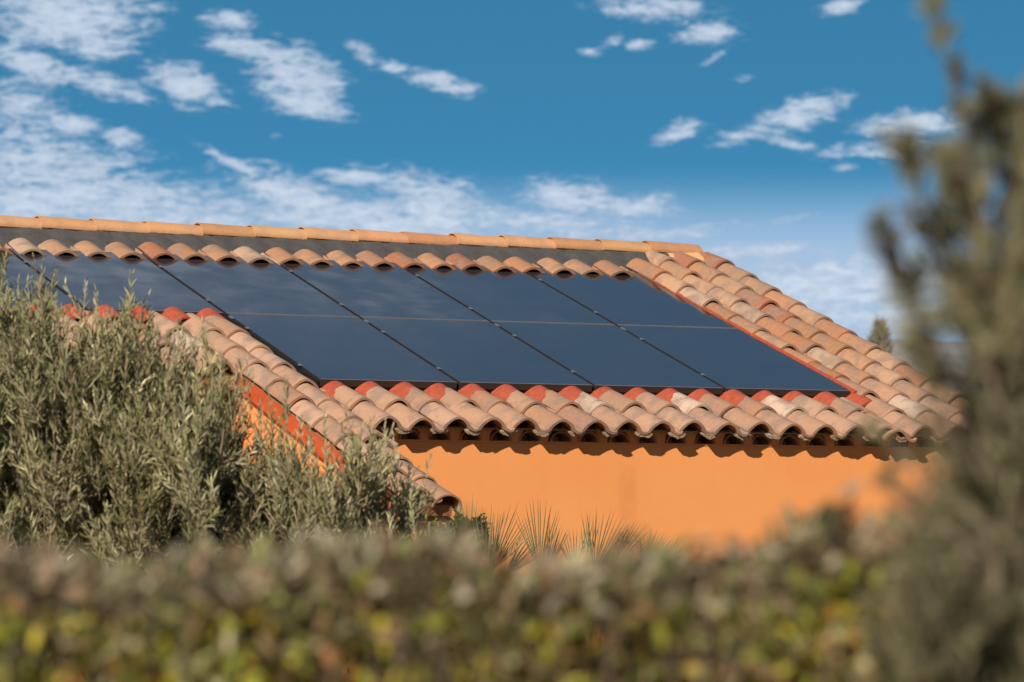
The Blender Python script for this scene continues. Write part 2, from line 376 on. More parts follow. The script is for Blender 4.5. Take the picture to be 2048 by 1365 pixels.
roof = MB()
def rows_range(k0, k1): return range(k0, k1)
def put(mb, uc, k, length=.47, pal=PAL, **kw):
    add_tile(mb, TP, uc, V_EAVE + k * PITCH_V, length, random.choice(pal), **kw)
cols = {n: U0 + PITCH_U * n for n in range(-30, 15)}
NR = 14                             # last column at the right verge
for n, uc in cols.items():
    if uc > 5.1: continue
    if uc > 4.25:                   # right of the panels: full height
        for k in range(0, 11): put(roof, uc + .055, k, pal=PAL_O if k > 2 else PAL)
        if uc > 4.5: put(roof, uc + .055, 11, length=.34, pal=PAL_O)
    elif uc > 0.0:                  # under the lower panel row
        put(roof, uc, 0); put(roof, uc, 1, length=.365)
    elif uc < -.6:
        for k in range(3, 6): put(roof, uc + .08, k)
    if uc < 4.25:                   # the row above the panels
        add_tile(roof, TP, uc, 3.285, .33, random.choice(PAL_O), sink=.010, lift=.012, hk=.66)
for k in range(-4, 6):              # two columns left of the lower panels; they run on down as a low lean-to
    v0 = V_EAVE + k * (PITCH_V if k > 0 else .375)
    add_tile(roof, TP, -.315, v0, .47, random.choice(PAL))
    if k >= -1: add_tile(roof, TP, -.125, v0, .47, random.choice(PAL))
for k in range(0, 2): add_tile(roof, TP, 4.10, V_EAVE + k * PITCH_V, .47 if k == 0 else .36, PAL[k], lift=.006, hk=.9)
# left verge roll and right verge roll (half round tiles)
def half_round(mb, T, p0, p1, r0, r1, wbase, col, th=.013, a0=-10, a1=190, squash=.85):
    n = 12; vs = []; o = (n + 1) * 3
    P0 = np.array(p0, float); P1 = np.array(p1, float); d = P1 - P0; side = np.array([-d[1], d[0]]) / np.linalg.norm(d)
    for rr in (0, th):
        for j in range(3):
            s = j / 2; c = P0 * (1 - s) + P1 * s; r = r0 * (1 - s) + r1 * s - rr
            for i in range(n + 1):
                a = R(a0 + (a1 - a0) * i / n)
                q = c + side * r * math.cos(a)
                vs.append(T(q[0], q[1], wbase + (.014 * (1 - s)) + r * squash * math.sin(a)))
    fs = []
    for j in range(2):
        for i in range(n):
            a = j * (n + 1) + i; fs.append((a, a + n + 1, a + n + 2, a + 1)); fs.append((o + a, o + a + 1, o + a + n + 2, o + a + n + 1))
    for i in range(n):
        fs.append((i, i + 1, o + i + 1, o + i)); a = 2 * (n + 1) + i; fs.append((a + 1, a, o + a, o + a + 1))
    for j in range(2):
        a = j * (n + 1); fs.append((a + n + 1, a, o + a, o + a + n + 1)); a += n; fs.append((a, a + n + 1, o + a + n + 1, o + a))
    mb.add(vs, fs, col)
for k in range(-4, -1):
    v0 = V_EAVE + k * .375
    half_round(roof, TP, (-.112, v0 - .01), (-.112, v0 + .44), .105, .092, -.045, PAL[k % 3], a0=0, a1=205)
# back slope of the roof, beyond the ridge
V_R = 4.00                          # ridge line
rc = TP(0, V_R, 0)
def BP(u, v, w):                    # v measured down the back slope
    return np.array([u, rc[1] + v * math.cos(Q) + w * math.sin(Q), rc[2] - v * math.sin(Q) + w * math.cos(Q)])
for n, uc in cols.items():
    if uc > 5.1: continue
    for k in range(10):
        add_tile(roof, lambda a, b, c: BP(a, 4.30 - b, c), uc, k * PITCH_V, .47, random.choice(PAL_O))
roof_o = roof.build('roof', M_TILE, house, smooth=True)
me = roof_o.data
em = roof_o.modifiers.new('edges', 'EDGE_SPLIT'); em.split_angle = R(50)

# deck under the tiles (closed slab), dark timber & underlay
deck = MB()
def slab(mb, T, u0, u1, v0, v1, w0, w1): mb.box(T, (u0, v0, w0), (u1, v1, w1))
slab(deck, TP, -.053, 5.09, -.60, 1.745, -.10, -.028)
slab(deck, TP, -6.5, 5.09, 1.747, V_R, -.10, -.028)
slab(deck, TP, -6.5, -.422, .36, 1.745, -.10, -.028)
slab(deck, TP, -.42, -.055, -2.36, 1.745, -.10, -.028)
slab(deck, BP, -6.5, 5.09, .02, 4.4, -.10, -.028)
deck.build('roof_deck', M_DARKT, house)

# red flashing: corrugated strip peeping out below the panels, and straight strip along the right side
fl = MB()
for n, uc in cols.items():
    if .0 < uc < 4.5:
        add_tile(fl, TP, uc, -.215, .23, (1, 1, 1), lift=-.006, jit=.4, rear=1.0)
    elif uc < 0:
        add_tile(fl, TP, uc, 1.49, .26, (1, 1, 1), lift=-.006, jit=.4, rear=1.0)
fl.box(TP, (-.10, -.05, .0), (4.30, -.02, .006)); fl.box(TP, (-6.5, 1.66, .0), (.0, 1.69, .006))
fl_o = fl.build('panel_flashing', M_RED, roof_o, smooth=True); em = fl_o.modifiers.new('edges', 'EDGE_SPLIT'); em.split_angle = R(50)
fl = MB(); fl.box(PP, (4.243, -.02, -.05), (4.262, 3.42, .006)); fl.box(PP, (4.2625, -.02, -.05), (4.276, 3.42, .008))
fl.build('side_flashing', M_RED, roof_o, bevel=.004)

# grey membrane under the ridge
mm = MB(); nu = 260; vs = []; prof = [(3.50, -.030), (3.60, -.012), (3.68, .016), (3.84, .040), (3.90, .056), (3.96, .062)]
for j, (v, w) in enumerate(prof):
    for i in range(nu + 1):
        u = -6.5 + (4.86 + 6.5) * i / nu
        ww = w + .07 * 0 + .010 * math.sin(u * 24.166 + 1.2) * (1 - j / 6) + rng.normal() * .0025
        if j < 2: ww += -.0
        vs.append(TP(u, v + rng.normal() * .003, ww))
fs = [(j * (nu + 1) + i, j * (nu + 1) + i + 1, (j + 1) * (nu + 1) + i + 1, (j + 1) * (nu + 1) + i) for j in range(len(prof) - 1) for i in range(nu)]
mm.add(vs, fs); mm.build('ridge_membrane', M_MEMB, roof_o, smooth=True)

# ridge tiles, each lapping over the next
rg = MB()
u = 5.09
while u > -6.5:
    jj = random.gauss(0, .003)
    half_round(rg, TP, (u - .49, 3.985 + jj), (u, 3.985 - jj), .104, .094, .053 + random.gauss(0, .0025), tuple(c * random.uniform(.94, 1.06) for c in random.choice([(.62, .31, .15), (.64, .34, .17), (.55, .265, .125)])), squash=.52, a0=-4, a1=184)
    u -= .437
rg_o = rg.build('ridge_tiles', M_RIDGE, roof_o, smooth=True); em = rg_o.modifiers.new('edges', 'EDGE_SPLIT'); em.split_angle = R(50)
mo = MB()
mo.add([TP(4.70, 3.80, .0), TP(5.07, 3.74, .0), TP(5.07, 3.99, .0), TP(4.70, 3.99, .0), TP(4.72, 3.83, .035), TP(5.06, 3.77, .045), TP(5.06, 3.97, .085), TP(4.72, 3.97, .085)], [(3, 2, 1, 0), (4, 5, 6, 7), (0, 1, 5, 4), (1, 2, 6, 5), (2, 3, 7, 6), (3, 0, 4, 7)])
mo.build('ridge_mortar', M_MORTAR, roof_o, bevel=.02)

# cornice: one row of half tiles bedded on mortar under the eave
Y_WALL = -.672; Y_G = -.700; ZG = -.428
gn = MB(); fillm = MB()
u = .02; i = 0
while u < 5.0:
    r = .082; n = 10; uc = u + .11 + random.gauss(0, .004); vs = []
    for (yy, rr) in ((Y_G + random.gauss(0, .004), r), (Y_WALL + .14, r * .95)):
        for th in (0, .012):
            for a in range(n + 1):
                ang = math.pi * a / n; vs.append((uc - (rr - th) * math.cos(ang), yy, ZG + .004 + (rr - th) * .88 * math.sin(ang)))
    m_ = n + 1; fs = []
    for a in range(n):
        fs += [(a, a + 1, 2 * m_ + a + 1, 2 * m_ + a), (m_ + a + 1, m_ + a, 3 * m_ + a, 3 * m_ + a + 1), (a + 1, a, m_ + a, m_ + a + 1)]
    gn.add(vs, fs, random.choice(PAL_O))
    # mortar filling between two arches (recessed, uneven)
    dy = random.uniform(.006, .014)
    vs = []
    for yy in (Y_G + dy, Y_WALL + .142):
        vs += [(uc + .084, yy, ZG + .004), (uc + .142, yy, ZG + .004), (uc + .150 + random.uniform(0, .01), yy, ZG + .050), (uc + .176, yy, ZG + .083), (uc + .048, yy, ZG + .083), (uc + .074, yy, ZG + .050)]
    fillm.add(vs, [(5, 4, 3, 2, 1, 0), (6, 7, 8, 9, 10, 11)] + [(a, (a + 1) % 6, 6 + (a + 1) % 6, 6 + a) for a in range(6)])
    u += .2265; i += 1
fillm.box(lambda x, y, z: (x, y, z), (-.02, Y_WALL - .006, ZG - .008), (5.07, Y_WALL + .14, ZG + .0045)); fillm.box(lambda x, y, z: (x, y, z), (.0, Y_WALL + .14, ZG + .004), (5.06, Y_WALL + .16, ZG + .08))
pb = MB(); pb.box(lambda x, y, z: (x, y, z), (-.02, Y_G + .006, ZG + .078), (5.07, Y_WALL + .12, ZG + .080)); pb.build('cornice_plaster', M_WALL, house)
gn.box(lambda x, y, z: (x, y, z), (-.02, Y_G + .125, ZG + .087), (5.07, Y_WALL + .3, ZG + .107), (.42, .2, .1))
gn_o = gn.build('cornice', M_TILE, house, smooth=False)
fillm.build('cornice_mortar', M_WALL, gn_o)
# mortar lumps bedding the troughs of the eave tiles
lump = MB()
for n, uc in cols.items():
    if not (0 < uc < 5.1): continue
    if uc > 4.25: uc += .055
    vs = []; nn_ = 9; c0 = uc + .135
    for v_ in (V_EAVE + .012 + random.uniform(-.006, .006), V_EAVE + .15):
        for a in range(nn_):
            ang = math.pi * a / (nn_ - 1); vs.append(TP(c0 - .062 * math.cos(ang), v_, .006 - (.034 + random.uniform(-.008, .008)) * math.sin(ang) ** .8))
    fs = [tuple(range(nn_ - 1, -1, -1)), tuple(range(nn_, 2 * nn_))] + [(a, a + 1, nn_ + a + 1, nn_ + a) for a in range(nn_ - 1)] + [(nn_ - 1, 0, nn_, 2 * nn_ - 1)]
    lump.add(vs, fs)
lump.box(TP, (.05, V_EAVE + .11, -.018), (5.1, V_EAVE + .145, -.006))
lo_ = lump.build('eave_mortar', M_LUMP, roof_o)
# walls
wl = MB(); I = lambda x, y, z: (x, y, z)
wl.box(I, (-.02, Y_WALL, GZ - .2), (5.0, Y_WALL + .25, ZG - .009))
wl.build('wall', M_WALL, house)
wl = MB(); wl.box(I, (-.02, Y_WALL + .17, ZG + .003), (5.0, Y_WALL + .25, -.33)); wl.build('wall', M_DARKT, house)
yb = BP(0, 4.2, 0)[1]
gw = MB()                           # right gable wall, pentagon prism
def prism(mb, poly, x0, x1):
    n = len(poly); vs = [(x0, y, z) for y, z in poly] + [(x1, y, z) for y, z in poly]
    mb.add(vs, [tuple(range(n)), tuple(range(2 * n - 1, n - 1, -1))] + [(i + n, (i + 1) % n + n, (i + 1) % n, i) for i in range(n)])
rz = rc[2] - .16
prism(gw, [(Y_WALL + .252, GZ - .2), (yb - .3, GZ - .2), (yb - .3, TP(0, 0, 0)[2] - .1), (rc[1], rz), (Y_WALL + .252, TP(0, (Y_WALL + .25) / math.cos(Q), -.12)[2] - .01)], 4.75, 4.998)
gw.build('wall', M_WALL, house)
bk = MB(); bk.box(I, (-6.4, yb - .55, GZ - .2), (4.748, yb - .3, TP(0, 0, 0)[2] - .12)); bk.build('wall', M_WALL, house)
lw = MB()
lw.box(I, (-6.4, .62, GZ - .2), (-.377, .85, .0))         # front wall of the left wing
lw.build('wall', M_WALL, house)
sw = MB()                           # wall carrying the strip of roof that runs on down
def zt(y): return TP(0, y / math.cos(Q), -.105)[2] - .02
prism(sw, [(-2.08, GZ - .2), (.618, GZ - .2), (.618, zt(.618)), (-2.08, zt(-2.08))], -.375, -.12)
sw.build('wall', M_WALL, house)
# orange-red fascia board along the left verge of that strip and the boards at the eaves
fb = MB()
fb.box(TP, (-.450, -2.20, -.105), (-.426, .42, -.004))
fb.box(TP, (-.4265, -2.20, -.130), (-.378, .42, -.115))
fb.build('fascia_board', M_FASCIA, roof_o)
fb = MB(); fb.box(TP, (-6.5, .325, -.11), (-.452, .345, -.03)); fb.build('fascia_board', M_DARKT, roof_o)
fb = MB(); fb.box(TP, (-.40, -2.34, -.15), (-.06, -2.305, -.03)); fb.build('fascia_board', M_DARKT, roof_o)

# ------------------------------------------------------------------ solar panels
def make_panel(loc):
    root = empty('solar_panel', loc)
    return root
ORD = {0: 'leftmost', 1: 'second from left', 2: 'third from left', 3: 'rightmost'}
def panel(c, row):
    u0 = c * PW + .012; u1 = (c + 1) * PW - .012
    v0, v1 = (0, PH - .003) if row == 0 else (PH + .003, 2 * PH + .01)
    root = empty('solar_panel', PP(u0, v0, -.05))
    gl = MB(); vs = []; nx, ny = 2, 2
    gl.box(PP, (u0 + .005, v0 + .015, -.035), (u1 - .005, v1 - .015, -.0010)); gl.build('glass', M_GLASS, root)
    fr = MB()
    fr.box(PP, (u0, v0, -.048), (u1, v0 + .0145, 0)); fr.box(PP, (u0, v1 - .0145, -.048), (u1, v1, 0))
    fr.box(PP, (u0, v0 + .0145, -.048), (u0 + .0045, v1 - .0145, 0)); fr.box(PP, (u1 - .0045, v0 + .0145, -.048), (u1, v1 - .0145, 0))
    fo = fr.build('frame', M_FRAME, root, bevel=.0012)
    fo.data.materials.append(M_LIP_SUNLIT)
    for k in (1, 7): fo.data.polygons[k].material_index = 1  # tops of the lower and upper bar take the painted sunlit tone
    for f_ in (.20, .76):
        v = v0 + f_ * (v1 - v0)
        cl_ = MB(); cl_.box(PP, (u0 - .020, v - .02, .0005), (u0 + .006, v + .02, .005)); cl_.box(PP, (u0 - .013, v - .008, .005), (u0 - .001, v + .008, .009))
        cl_.build('clamp', M_CLAMP, root, bevel=.001)
    if row == 0:
        cl_ = MB(); cl_.box(PP, (u0 - .018, v1 - .14, -.008), (u0 + .001, v1 - .075, .002)); cl_.build('clamp', M_CLAMP, root, bevel=.001)
    return root
rail = MB()
names_top = ['leftmost black solar panel of the upper row, mostly cut off by the picture edge',
             'black solar panel in the upper row behind the tallest olive shoots',
             'upper row black solar panel directly above the leftmost panel of the lower row',
             'upper row black solar panel, third from the right',
             'upper row black solar panel, second from the right',
             'black solar panel at the right end of the upper row, beside the terracotta tiles']
for i, c in enumerate(range(-2, 4)):
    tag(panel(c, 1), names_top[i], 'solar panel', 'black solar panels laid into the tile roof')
names_bot = ['leftmost black solar panel of the lower row, its side edge exposed beside the tiles',
             'lower row black solar panel, second from the left', 'lower row black solar panel, third from the left',
             'lower row black solar panel at the right end, beside the terracotta tiles']
for c in range(4):
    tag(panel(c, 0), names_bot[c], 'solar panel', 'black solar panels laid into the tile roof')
# black side skirt of the array (part of the roof flashing)
sk = MB(); sk.box(PP, (-.016, .0, -.12), (.004, 1.72, -.012)); sk.box(PP, (.005, .01, -.12), (4.24, .03, -.05)); sk.box(PP, (-2.12, 1.74, -.12), (-.0, 1.76, -.05))
sk.build('side_skirt', M_SKIRT, roof_o)

# ------------------------------------------------------------------ foliage tools
def nrmz(a): return a / (np.linalg.norm(a, axis=-1, keepdims=True) + 1e-9)
def build_leaves(name, P, D, LN, WD, COLR, mat_, parent=None, curl=.12, fold=.25, nref=None):
    n = len(P); D = nrmz(D)
    rnd = rng.normal(size=(n, 3)) if nref is None else nref + rng.normal(size=(n, 3)) * .35
    S = nrmz(np.cross(D, rnd)); Nn = np.cross(S, D)
    LN = LN[:, None]; WD = WD[:, None]
    b0 = P; m1 = P + D * LN * .38; m2 = P + D * LN * .74 - Nn * LN * curl * .5
    V = np.stack([b0, m1 - S * WD * .5 + Nn * WD * fold, m1, m1 + S * WD * .5 + Nn * WD * fold,
                  m2 - S * WD * .36 + Nn * WD * fold * .6, m2, m2 + S * WD * .36 + Nn * WD * fold * .6, P + D * LN - Nn * LN * curl], axis=1).reshape(-1, 3)
    F = np.array([[0, 2, 1, -1], [0, 3, 2, -1], [1, 2, 5, 4], [2, 3, 6, 5], [4, 5, 7, -1], [5, 6, 7, -1]])
    cnt = (F >= 0).sum(1)
    flat = F[F >= 0]
    me = bpy.data.meshes.new(name)
    me.vertices.add(len(V)); me.vertices.foreach_set('co', V.astype(np.float32).ravel())
    idx = (flat[None, :] + (np.arange(n) * 8)[:, None]).ravel()
    me.loops.add(len(idx)); me.loops.foreach_set('vertex_index', idx.astype(np.int32))
    tot = np.tile(cnt, n); st = np.concatenate([[0], np.cumsum(tot)[:-1]])
    me.polygons.add(len(tot)); me.polygons.foreach_set('loop_start', st.astype(np.int32)); me.polygons.foreach_set('loop_total', tot.astype(np.int32))
    me.polygons.foreach_set('use_smooth', np.ones(len(tot), bool))
    me.update(calc_edges=True)
    a = me.color_attributes.new('tint', 'FLOAT_COLOR', 'POINT')
    C4 = np.ones((n, 8, 4), np.float32); C4[:, :, :3] = COLR[:, None, :]; a.data.foreach_set('color', C4.ravel())
    me.materials.append(mat_)
    o = bpy.data.objects.new(name, me); COL.objects.link(o)
    if parent: o.parent = parent; o.matrix_parent_inverse = Matrix.Translation(-parent.location)
    return o
def build_sticks(name, A, B, ra, rb, mat_, parent):
    """many thin three sided twigs from A to B as one mesh"""
    n = len(A); d = nrmz(B - A); s = nrmz(np.cross(d, rng.normal(size=(n, 3)))); q = np.cross(d, s); V = []
    for (c, r) in ((A, ra), (B, rb)):
        for k in range(3):
            a = 2 * math.pi * k / 3; V.append(c + (s * math.cos(a) + q * math.sin(a)) * np.broadcast_to(r, (n,))[:, None])
    V = np.stack(V, 1).reshape(-1, 3)
    F = np.array([[0, 1, 4, 3], [1, 2, 5, 4], [2, 0, 3, 5]]); F = (F[None] + (np.arange(n) * 6)[:, None, None]).reshape(-1, 4)
    me = bpy.data.meshes.new(name); me.from_pydata(V.tolist(), [], F.tolist()); me.materials.append(mat_)
    o = bpy.data.objects.new(name, me); COL.objects.link(o); o.parent = parent; o.matrix_parent_inverse = Matrix.Translation(-parent.location)
    return o
def pick(pal, n, jitter=.15):
    pal = np.array(pal); i = rng.integers(0, len(pal), n); return pal[i] * (1 + rng.normal(size=(n, 1)) * jitter).clip(.5, 1.6)

def shoots(base, dirn, length, m, leaf, width, spread=.75, bend=.25, pal=None, shoot_jit=.1, young=(1.0, 0.0)):
    """leafy shoots: returns leaf arrays and stick segments"""
    n = len(base); dirn = nrmz(dirn); bendv = rng.normal(size=(n, 3)) * bend; bendv[:, 2] += bend * .8
    t_ = (np.arange(m) + .6) / m
    def pos(t): return base[:, None, :] + dirn[:, None, :] * (length[:, None] * t)[..., None] + bendv[:, None, :] * (length[:, None] * t ** 2)[..., None] * .5
    T2 = np.broadcast_to(t_[None, :], (n, m)) + rng.normal(size=(n, m)) * .02
    P = pos(T2); tang = nrmz(dirn[:, None, :] + bendv[:, None, :] * T2[..., None])
    side = nrmz(np.cross(tang, rng.normal(size=(n, 1, 3)) + np.zeros((n, m, 1)))); s2 = np.cross(tang, side)
    ph = (np.arange(m) * math.pi / 1)[None, :] + (np.arange(m) // 2 * math.pi / 2)[None, :] + rng.normal(size=(n, m)) * .4
    rad = side * np.cos(ph)[..., None] + s2 * np.sin(ph)[..., None]
    sp = spread * (1 - .45 * T2)[..., None]
    D = nrmz(tang + rad * sp + rng.normal(size=(n, m, 3)) * .12)
    LN = leaf * (1 - .35 * T2 ** 2) * rng.uniform(.7, 1.2, (n, m)); WD = LN * width * rng.uniform(.8, 1.2, (n, m))
    cs = pick(pal, n, shoot_jit)[:, None, :] * (young[0] + young[1] * T2[..., None]).clip(.2, 2) * (1 + rng.normal(size=(n, m, 1)) * .12).clip(.5, 1.5)
    ts = np.array([0, .35, .7, 1.0]); S = pos(np.broadcast_to(ts[None], (n, 4)))
    A = S[:, :-1].reshape(-1, 3); B = S[:, 1:].reshape(-1, 3)
    return P.reshape(-1, 3), D.reshape(-1, 3), LN.ravel(), WD.ravel(), cs.reshape(-1, 3), A, B
def cat(*ls): return [np.concatenate(x) for x in zip(*ls)]

# ------------------------------------------------------------------ olive bush on the left
OL = [(0.318, 0.304, 0.159), (0.371, 0.356, 0.212), (0.255, 0.247, 0.115), (0.424, 0.404, 0.251), (0.287, 0.231, 0.125), (0.181, 0.189, 0.067), (0.138, 0.157, 0.053)]
def ell_points(spec, n, shell=.55):
    """points in a px-described ellipsoid (px, py, rx, ry, depth, depth radius)"""
    x, y, rx, ry, d, rd = spec
    v = nrmz(rng.normal(size=(n, 3))); r = (shell + (1 - shell) * rng.random((n, 1))); v = v * r
    s = d / F_PX
    c = at(x, y, d)
    return c + v[:, :1] * rx * s * rt + v[:, 1:2] * ry * s * up + v[:, 2:] * rd * fw, v
ob = at(330, 1000, 20.0); ob[2] = GZ
olive = empty('olive_bush', ob)
tag(olive, 'big grey-green olive bush with upright leafy shoots at the left end of the house', 'bush')
SPEC = [(-60, 848, 245, 275, 20.0, 0.9, 620), (130, 878, 200, 250, 20.0, 0.9, 620), (285, 948, 190, 240, 19.8, 0.85, 640), (425, 1028, 145, 200, 19.7, 0.8, 480), (570, 1101, 130, 165, 19.7, 0.7, 336), (723, 1106, 110, 155, 19.7, 0.6, 320), (185, 1214, 420, 130, 19.7, 0.8, 420), (605, 1234, 260, 90, 19.7, 0.7, 260), (50, 1060, 190, 150, 19.9, 0.8, 420), (350, 1080, 200, 130, 19.6, 0.6, 300)]
parts_ = []
OLG = [(.20, .215, .095), (.24, .25, .13), (.16, .18, .07), (.27, .27, .16), (.12, .14, .05), (.20, .16, .09)]
for si, (x, y, rx, ry, d, rd, n) in enumerate(SPEC):
    n = int(n * 1.15)
    nb = max(8, n // 15)                # branch ends, each carrying a spray of upright shoots
    Pb, vb = ell_points((x, y, rx, ry, d, rd), nb, .55)
    ob_ = nrmz(vb[:, :1] * rt + vb[:, 1:2] * up + vb[:, 2:] * fw)
    Db = nrmz(ob_ * .7 + np.array([0, 0, 1.0]) + rng.normal(size=(nb, 3)) * .35)
    for q in range(nb):
        k = int(rng.integers(9, 20)); tq = rng.random((k, 1)) * .34
        P = Pb[q] + Db[q] * (tq - .22) + rng.normal(size=(k, 3)) * .035
        D = Db[q] * .8 + np.array([0, 0, .55]) + rng.normal(size=(k, 3)) * .30
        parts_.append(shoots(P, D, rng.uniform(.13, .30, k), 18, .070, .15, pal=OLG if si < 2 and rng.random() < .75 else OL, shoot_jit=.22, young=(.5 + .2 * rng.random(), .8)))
for (x, y, rx, ry, d, rd, n) in SPEC:      # older leaves inside the bush, coloured darker to paint its shaded hollows
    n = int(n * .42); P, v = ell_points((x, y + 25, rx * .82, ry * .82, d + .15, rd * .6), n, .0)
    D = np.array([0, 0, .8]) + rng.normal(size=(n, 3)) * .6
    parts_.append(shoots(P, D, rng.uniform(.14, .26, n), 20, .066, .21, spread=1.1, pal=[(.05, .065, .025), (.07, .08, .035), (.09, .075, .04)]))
# long leading shoots that stand out against the panels and tiles
TIPS = [(80, 530, 150), (165, 558, 130), (250, 585, 130), (262, 590, 110), (195, 585, 110), (110, 575, 120), (20, 570, 120), (45, 560, 120), (130, 590, 100), (365, 640, 130), (352, 660, 110), (392, 668, 110), (330, 660, 90), (300, 640, 90),
        (205, 620, 100), (495, 700, 130), (508, 715, 120), (455, 715, 100), (470, 735, 110), (420, 690, 90), (545, 780, 110), (572, 760, 90), (655, 830, 120), (640, 850, 110), (610, 840, 100), (690, 850, 90),
        (740, 850, 110), (722, 880, 110), (770, 845, 130), (797, 868, 120), (785, 900, 120), (815, 930, 100), (825, 990, 100), (755, 900, 110), (560, 830, 110), (585, 870, 100), (520, 800, 90), (0, 590, 100), (60, 590, 100)]
tp = np.array([at(x + 8 * random.uniform(-1, 1), y + ln, 19.5 + random.uniform(-.3, .5)) for x, y, ln in TIPS])
tl = np.array([ln for *_, ln in TIPS]) * 19.6 / F_PX
n = len(TIPS); D = np.array([0, 0, 1.0]) + rng.normal(size=(n, 3)) * .07 - rt * .03
parts_.append(shoots(tp, D, tl, 22, .058, .17, young=(.75, .55), spread=.6, bend=.05, pal=OL))
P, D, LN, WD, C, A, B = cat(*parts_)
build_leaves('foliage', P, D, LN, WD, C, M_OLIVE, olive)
build_sticks('twig', A, B, .0028, .0018, M_TWIG, olive)
# limbs
lim = MB(); A2 = []; B2 = []
for (x, y, rx, ry, d, rd, n) in SPEC[:6]:
    top = at(x, y - ry * .2, d); b0 = np.array([ob[0] + random.uniform(-.5, .5), ob[1] + random.uniform(-.3, .3), GZ])
    mid = (top + b0) / 2 + rng.normal(size=3) * .08
    lim.tube([b0, mid, top], [.05, .035, .014], 7)
    for q in range(26):
        a = top + (mid - top) * random.random(); e = a + np.array([random.gauss(0, .13), random.gauss(0, .2), random.uniform(.1, .5)])
        lim.tube([a, (a + e) / 2 + rng.normal(size=3) * .03, e], [.011, .008, .003], 5)
lim.build('trunk', M_BARK, olive, smooth=True)

# ------------------------------------------------------------------ out of focus shrub on the right, close to the camera
rb_ = at(2000, 1200, 5.3); rb_[2] = GZ
shrub = empty('olive_shrub', rb_)
tag(shrub, 'tall blurred dark grey-green shrub close by at the right edge of the picture', 'shrub')
OLD = [(0.135, 0.135, 0.068), (0.169, 0.169, 0.092), (0.095, 0.105, 0.046), (0.203, 0.189, 0.119), (0.149, 0.108, 0.068)]
OLD_SHADE = [(0.05, 0.055, 0.022), (0.063, 0.069, 0.03), (0.035, 0.043, 0.015), (0.076, 0.077, 0.039), (0.056, 0.044, 0.022)]  # darkened palette, paints shade into the shrub's lower foliage
parts_ = []; lim = MB()
WISP = [([(1990, 800), (1965, 450), (1935, 260), (1900, 140), (1868, 28)], 6.0, 30, .55), ([(1985, 760), (1900, 560), (1845, 400), (1800, 290)], 5.9, 40, .7), ([(1960, 860), (1860, 680), (1805, 560), (1765, 465)], 5.8, 38, .7),
        ([(2060, 700), (2035, 420), (2010, 290), (1990, 215)], 6.2, 40, .8), ([(2080, 600), (2060, 350), (2045, 200)], 6.3, 26, .7), ([(2020, 700), (1960, 500), (1925, 390), (1905, 320)], 6.1, 44, .8), ([(2100, 900), (2010, 640), (1960, 560), (1890, 470)], 6.0, 40, .8),
        ([(2010, 1000), (1900, 860), (1860, 770), (1835, 690)], 5.8, 20, .6), ([(1980, 1060), (1850, 960), (1790, 900), (1752, 860)], 5.7, 7, .5), ([(1990, 1120), (1860, 1040), (1780, 960), (1765, 940)], 5.7, 7, .5)]
for pts, d, n, k in WISP:
    d *= .87; k *= .9
    W3 = [at(x, y, d + random.uniform(-.05, .05)) for x, y in pts]
    lim.tube([rb_ * .5 + W3[0] * .5 + np.array([0, 0, -.1])] + W3, [.007] + [.0042 - .0007 * i for i in range(len(W3))], 6)
    W3 = np.array(W3); ts = rng.random(n) * (len(pts) - 1); i0 = ts.astype(int).clip(0, len(pts) - 2); fr_ = (ts - i0)[:, None]
    P = W3[i0] * (1 - fr_) + W3[i0 + 1] * fr_; ax = nrmz(W3[i0 + 1] - W3[i0])
    D = ax * .9 + rng.normal(size=(n, 3)) * .42
    ln = rng.uniform(.05, .12, n) * k * (1.25 - ts / (len(pts)))
    parts_.append(shoots(P, D, ln, 13, .036 * (.6 + .4 * k), .20, pal=OLD))
for (x, y, rx, ry, d, rd, n) in [(2035, 520, 85, 180, 6.1, .18, 48), (2065, 420, 70, 140, 6.2, .15, 26), (2050, 760, 90, 150, 6.1, .22, 110), (1990, 690, 90, 80, 6.0, .15, 60), (2000, 950, 80, 90, 5.9, .15, 80), (2020, 1080, 145, 160, 6.0, .22, 400), (1945, 1180, 125, 110, 5.9, .2, 240), (2010, 1300, 200, 140, 6.0, .2, 380), (1960, 1380, 240, 150, 5.7, .2, 420), (1880, 1260, 90, 110, 5.6, .15, 110)]:
    d *= .87; rd *= .87
    P, v = ell_points((x, y, rx, ry, d, rd), n, .2)
    D = (v[:, :1] * rt + v[:, 1:2] * up) * .5 + np.array([0, 0, .9]) + rng.normal(size=(n, 3)) * .4
    parts_.append(shoots(P - nrmz(D) * .04, D, rng.uniform(.06, .125, n), 14, .032, .21, pal=OLD_SHADE if y > 900 else OLD))
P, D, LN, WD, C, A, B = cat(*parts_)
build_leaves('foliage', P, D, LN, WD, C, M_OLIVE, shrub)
build_sticks('twig', A, B, .0014, .001, M_BARK, shrub)
for q in range(7):
    e = at(1950 + 20 * q, 800 + 60 * random.random(), 5.22 + random.uniform(-.12, .12)); b0 = rb_ + np.array([random.uniform(-.08, .08), random.uniform(-.08, .08), 0])
    lim.tube([b0, (b0 + e) / 2 + rng.normal(size=3) * .03, e], [.022, .012, .005], 7)
lim.build('trunk', M_BARK, shrub, smooth=True)

